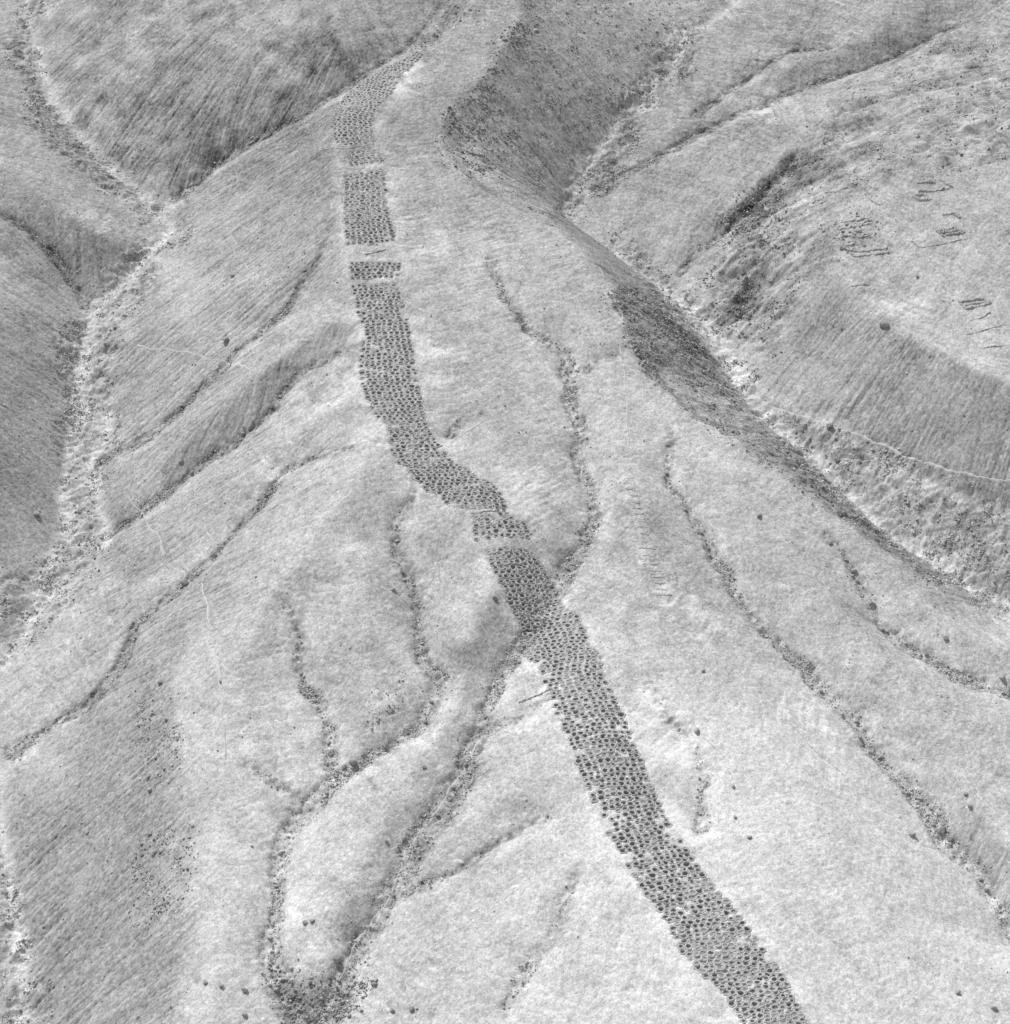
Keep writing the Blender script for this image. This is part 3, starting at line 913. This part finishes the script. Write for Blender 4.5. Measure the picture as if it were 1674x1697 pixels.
LONE = [
 (820,992,1.9,'lone dark boulder on open ground left of the band just above its gully crossing'),
 (1465,541,4.2,'biggest dark boulder, alone on the right-hand slope below the ruined enclosures'),
 (1155,1213,2.4,'dark boulder in the shallow draw right of the pit band'),
 (1205,375,2.6,'dark boulder on the streaked slope right of the upper valley'),
 (557,1590,2.6,'rounded boulder on the spur just above the bottom left gully junction'),
 (585,1265,3.2,'large dark boulder where the small gully meets the winding left gully'),
 (570,1272,2.2,'smaller boulder touching the large one at the left gully junction'),
 (505,1530,1.7,'left one of two small boulders side by side on the lower left spur'),
 (518,1527,1.6,'right one of two small boulders side by side on the lower left spur'),
 (1588,1646,1.7,'small dark boulder on pale sand near the bottom right corner, upper of two'),
 (1647,1672,1.9,'small dark boulder on pale sand nearest the bottom right corner'),
 (1560,1378,3.4,'big angular boulder in the bed of the lower right gully'),
 (1575,1392,2.2,'boulder just below the big angular one in the lower right gully'),
 (1512,1385,2.6,'boulder on the pale bank left of the lower right gully'),
 (1600,1317,1.6,'upper of two small boulders on the slope above the lower right gully'),
 (1607,1337,1.5,'lower of two small boulders on the slope above the lower right gully'),
 (1165,1113,1.5,'small dark boulder high on the pale slope right of the band'),
 (1215,1304,1.5,'upper small boulder on pale sand right of the band'),
 (1218,1355,1.4,'middle small boulder on pale sand right of the band'),
 (1242,1388,1.5,'lowest small boulder on pale sand right of the band'),
 (703,1272,1.6,'small boulder on the spur between the two lower left gullies'),
 (640,1395,1.5,'small boulder on the left side of the central gully, upper slope'),
 (670,1392,2.0,'dark boulder beside the path along the central gully'),
 (620,1632,1.8,'boulder beside the path near the bottom edge'),
 (650,1675,1.6,'small boulder on pale sand at the bottom edge, left of three'),
 (682,1673,1.7,'small boulder on pale sand at the bottom edge, right of three'),
 (405,1642,2.0,'boulder on the pale left spur above the bottom edge'),
 (340,1629,1.8,'boulder on the pale left spur, left of its neighbours'),
 (367,1635,1.5,'small boulder on the pale left spur between two others'),
 (405,1683,1.7,'boulder on the pale left spur closest to the bottom edge'),
 (246,1289,1.9,'boulder on the edge of the left slope beside a dark ledge'),
 (248,1310,1.7,'boulder just below the one on the edge of the left slope'),
 (265,1131,2.2,'dark boulder where the lower left slope begins'),
 (145,1381,1.5,'small boulder midway down the streaked lower left slope'),
 (248,1383,1.7,'small boulder on the lower left slope near its edge'),
 (254,1417,1.7,'boulder on the speckled patch of the lower left slope'),
 (60,853,2.8,'dark boulder on the far left slope beside the valley'),
 (1376,901,1.8,'boulder on the smooth slope under the shaded right flank'),
 (1258,855,1.9,'boulder on the smooth ground left of the shaded right flank'),
 (1415,948,2.4,'dark boulder at the head of the gully nearest the right edge'),
 (1567,1059,2.2,'boulder on the slope above the gully nearest the right edge'),
 (1661,1124,2.6,'dark boulder at the right edge of the photo'),
 (1520,459,1.6,'small dark spot of a boulder on the pale saddle below the ruins'),
 (1387,763,2.2,'boulder on the right bank beside the valley path'),
 (1375,707,3.0,'large dark boulder on the right bank above the valley path'),
 (365,1130,1.4,'small boulder on the pale left spur near its faint path'),
 (700,1068,1.5,'boulder on the slope right of the winding left gully'),
 (652,978,1.6,'boulder on the slope left of the winding left gully'),
 (385,458,2.4,'dark boulder high on the left flank of the main ridge'),
 (374,565,3.0,'boulder at the bend of the uppermost left gully'),
 (300,766,2.2,'boulder between the straight left gullies'),
 (306,967,3.0,'dark boulder in a heap in the lowest straight gully'),
]
pts = at([(a, b_) for a, b_, *_ in LONE])
for (a, b_, size, label), p in zip(LONE, pts):
    boulder(p[0], p[1], size, label)

# ------------------------------------------------------------------ footpaths: thin trodden ribbons lying on the ground
PATHS = [
 ([(1225,655),(1270,672),(1330,690),(1420,720),(1480,747),(1560,775),(1620,792),(1690,799)],1.3,'pale footpath along the right bank of the right-hand valley'),
 ([(1390,760),(1440,765),(1480,748)],.8,'short footpath branching off the right bank path'),
 ([(925,968),(960,990),(985,1018),(1010,1040)],.9,'pale footpath leaving the band to the right where it crosses the gully'),
 ([(340,1060),(362,1100),(368,1160),(372,1220),(374,1262)],1.0,'faint straight footpath down the pale left spur'),
 ([(205,822),(240,850),(247,878),(264,886),(267,908),(276,920)],1.1,'zigzag footpath climbing out of the left valley'),
 ([(225,572),(275,579),(312,582),(345,595),(368,597),(395,603),(415,615),(440,620)],.8,'thin footpath crossing the upper left gully'),
 ([(805,1215),(770,1270),(725,1345),(715,1358),(672,1412),(655,1470),(640,1500),(615,1530),(580,1580),(572,1610),(545,1665),(535,1697)],1.2,'footpath along the central gully down to the bottom edge'),
 ([(650,1515),(662,1550),(690,1582)],.8,'short footpath climbing right from the central gully path'),
 ([(618,1597),(640,1610),(650,1635),(668,1655)],.7,'lowest short footpath right of the central gully'),
 ([(990,440),(1012,480),(1030,520),(1042,560)],1.0,'footpath along the crest near the right rim'),
 ([(1030,575),(1036,640),(1040,700),(1042,740)],.7,'thin straight footpath down the crest right of the central gully'),
 ([(1165,715),(1200,750),(1235,785),(1265,810)],.7,'thin footpath beside the shaded right flank'),
 ([(1140,1180),(1160,1215),(1190,1245),(1205,1262)],.6,'thin footpath on the pale slope right of the band'),
 ([(1230,1095),(1262,1140),(1300,1190),(1345,1240),(1400,1285)],.6,'long faint footpath down the pale lower right slope'),
 ([(1480,1400),(1540,1480),(1590,1545),(1640,1600)],.7,'faint footpath toward the bottom right corner'),
 ([(1205,160),(1180,140),(1168,148)],.7,'short footpath high in the upper right valley'),
 ([(1212,220),(1215,240),(1228,258),(1226,290),(1235,310)],.8,'crooked footpath on the upper right slope'),
 ([(1265,335),(1280,350),(1295,362)],.7,'short footpath over the rocky edge of the right slope'),
 ([(405,1255),(440,1270),(470,1298),(480,1312)],1.0,'pale footpath beside the small side gully on the left spur'),
 ([(340,855),(341,875),(348,892),(365,905)],.7,'short curved footpath near the lowest straight left gully'),
 ([(333,965),(338,985),(345,1010),(347,1035)],.7,'short footpath below the lowest straight left gully'),
 ([(120,905),(140,915),(155,930),(163,948)],1.3,'pale channel-side footpath on the left valley floor'),
 ([(745,735),(790,705),(815,690)],.8,'thin footpath running up right from the band'),
 ([(832,1210),(860,1218),(884,1230)],.7,'short footpath between the central gully and the band'),
]
def path_ribbon(pix, width, label):
    P = at(pix)
    l = smooth_line(np.c_[P[:, :2], P[:, 2]], 0.7, 3.0)
    tan = np.gradient(l[:, :2], axis=0); tan /= np.linalg.norm(tan, axis=1)[:, None] + 1e-9
    nrm = np.stack([-tan[:, 1], tan[:, 0]], 1)
    n = len(l)
    wob = np.convolve(RNG.normal(0, 1, n + 8), np.ones(9) / 9, 'valid')[:n] * 0.8
    wd = width * 0.5 * (1 + np.convolve(RNG.normal(0, 1, n + 4), np.ones(5) / 5, 'valid')[:n] * 0.5)
    V, Fq = [], []
    K = 5
    for i in range(n):
        for k in range(K):
            q = l[i, :2] + nrm[i] * (wob[i] + wd[i] * (2 * k / (K - 1) - 1))
            lift = 0.05 + 0.10 * (1 - (2 * k / (K - 1) - 1) ** 2)
            V.append((q[0], q[1], float(height(q[0], q[1], HT)) + (lift if 0 < k < K - 1 else -0.05)))
    for i in range(n - 1):
        for k in range(K - 1):
            Fq.append((i * K + k, (i + 1) * K + k, (i + 1) * K + k + 1, i * K + k + 1))
    tag(link('footpath', mesh_from('footpath', V, Fq, [M_path])), label, kind='structure')
for pix, width, label in PATHS:
    path_ribbon(pix, width * 0.78, label)

# ------------------------------------------------------------------ dry stone walls and ruined enclosures
def wall_mesh(name, loops, width, high):
    V, Fq, base = [], [], 0
    for pix, closed in loops:
        P = at(pix + pix[:1] if closed else pix)[:, :2]
        l = dense(P, 0.6)
        n = len(l)
        tan = np.gradient(l, axis=0); tan /= np.linalg.norm(tan, axis=1)[:, None] + 1e-9
        nrm = np.stack([-tan[:, 1], tan[:, 0]], 1)
        l = l + nrm * RNG.normal(0, 0.16, (n, 1))
        hh = high * np.clip(0.75 + np.convolve(RNG.normal(0, 1, n + 4), np.ones(5) / 5, 'valid')[:n] * 0.8 + RNG.normal(0, .18, n), 0.1, 1.6)
        for i in range(n):
            g = float(height(*l[i], HT))
            for o_, z in ((-.5, -.35), (-.42, .55), (-.2, .95), (.2, 1.0), (.42, .55), (.5, -.35)):
                q = l[i] + nrm[i] * (o_ * width * RNG.uniform(.85, 1.2))
                V.append((q[0], q[1], g + (hh[i] * z * RNG.uniform(.7, 1.15) if z > 0 else z)))
        for i in range(n - 1):
            for k in range(5):
                Fq.append((base + i * 6 + k, base + (i + 1) * 6 + k, base + (i + 1) * 6 + k + 1, base + i * 6 + k + 1))
        Fq += [tuple(base + k for k in range(6)), tuple(base + (n - 1) * 6 + 5 - k for k in range(6))]
        base += n * 6
    return mesh_from(name, V, Fq, [M_wall], smooth=False)
WALLS = [
 ([(530,250),(566,247),(595,243),(620,238)],'low stone wall crossing the upper band below its first stretch'),
 ([(583,275),(610,270),(640,262)],'low stone wall along the second gap of the upper band'),
 ([(605,422),(622,419),(640,414)],'short stone wall standing in the widest cleared gap of the band'),
 ([(780,851),(800,848),(835,848)],'low stone wall across the middle of the band'),
 ([(860,1165),(905,1146),(945,1130),(1000,1113)],'long low wall slanting across the band below the gully crossing'),
 ([(900,1112),(940,1104),(980,1096)],'low wall slanting across the band just above the long one'),
 ([(1367,319),(1385,318),(1404,311)],'lone stone wall west of the ruined enclosures'),
 ([(1510,399),(1518,404),(1524,416)],'short stone wall meeting the long straight one below the ruins'),
 ([(1527,411),(1560,405),(1590,398),(1616,392)],'long straight stone wall below the right group of ruins'),
 ([(1608,531),(1626,527),(1641,518)],'stone wall below the lone lower enclosure'),
 ([(1602,555),(1625,550),(1645,543),(1667,537)],'long stone wall running off the right edge'),
 ([(1626,578),(1650,574),(1668,572)],'lowest stone wall at the right edge'),
 ([(1586,283),(1600,281),(1609,279)],'short thick wall above the upper group of ruins'),
 ([(1552,277),(1562,284),(1571,291)],'diagonal wall above the upper group of ruins'),
 ([(1410,474),(1425,473),(1442,472)],'short wall on the pale saddle below the ruins'),
 ([(1440,330),(1450,336),(1457,339)],'short diagonal wall between the two groups of ruins'),
]
for pix, label in WALLS:
    tag(link('stone_wall', wall_mesh('stone_wall', [(pix, False)], 0.55, 0.4)), label, 'wall')
ENCL = [
 ([([(1513,324),(1532,322),(1541,331),(1524,333)],True)],'small closed stone enclosure below the upper ruins'),
 ([([(1520,303),(1537,302),(1550,301)],False),([(1560,298),(1577,310),(1562,313)],False),([(1522,317),(1545,316),(1563,313)],False)],'broken upper stone enclosure with gaps in its walls'),
 ([([(1418,366),(1440,360),(1449,368),(1424,374)],True),([(1426,369),(1442,366)],False)],'double-walled stone enclosure at the top of the left ruins'),
 ([([(1392,369),(1416,365)],False),([(1391,379),(1419,375)],False)],'two parallel ruined walls left of the double-walled enclosure'),
 ([([(1414,386),(1428,382),(1440,389),(1424,393)],True)],'small oval stone enclosure in the middle of the left ruins'),
 ([([(1394,391),(1412,389),(1416,403),(1398,407)],True)],'small square stone enclosure at the lower left of the ruins'),
 ([([(1404,415),(1425,417),(1470,411)],False),([(1408,419),(1420,425),(1473,418)],False),([(1392,412),(1418,413)],False)],'long narrow stone enclosure at the foot of the left ruins'),
 ([([(1553,383),(1580,377),(1597,385),(1562,391)],True),([(1560,386),(1586,382)],False)],'large stone enclosure of the right ruins, divided inside'),
 ([([(1562,356),(1580,353),(1591,361)],False)],'curved ruined wall above the divided enclosure'),
 ([([(1590,500),(1630,494),(1641,502),(1601,512)],True),([(1598,505),(1632,499)],False)],'lone rectangular stone enclosure near the right edge'),
 ([([(1652,254),(1662,252),(1664,261),(1653,262)],True)],'tiny stone ring near the right edge above the ruins'),
]
for loops, label in ENCL:
    tag(link('stone_enclosure', wall_mesh('stone_enclosure', loops, 1.5, 0.75)), label, 'ruin')
k = 0
for (a, b_), n in (((1040, 800), 0),):
    spine = np.array([(1040,800),(1052,825),(1058,850),(1066,875),(1072,905),(1080,935),(1092,962),(1100,985)], float)
    tt = np.linspace(0, len(spine) - 1, 18)
    for t in tt:
        cx, cy = np.interp(t, range(len(spine)), spine[:, 0]), np.interp(t, range(len(spine)), spine[:, 1])
        wv = RNG.uniform(9, 15) if t > 4 else RNG.uniform(6, 10)
        k += 1
        tag(link('terrace_wall', wall_mesh('terrace_wall', [([(cx - wv, cy + RNG.uniform(-2, 2)), (cx, cy + RNG.uniform(0, 2)), (cx + wv, cy + RNG.uniform(-1, 3))], False)], 0.7, 0.2)),
            f'short curved terrace wall, {ordinal(k)} from the top of the ladder right of the central gully', 'terrace wall', 'ladder of terrace walls')
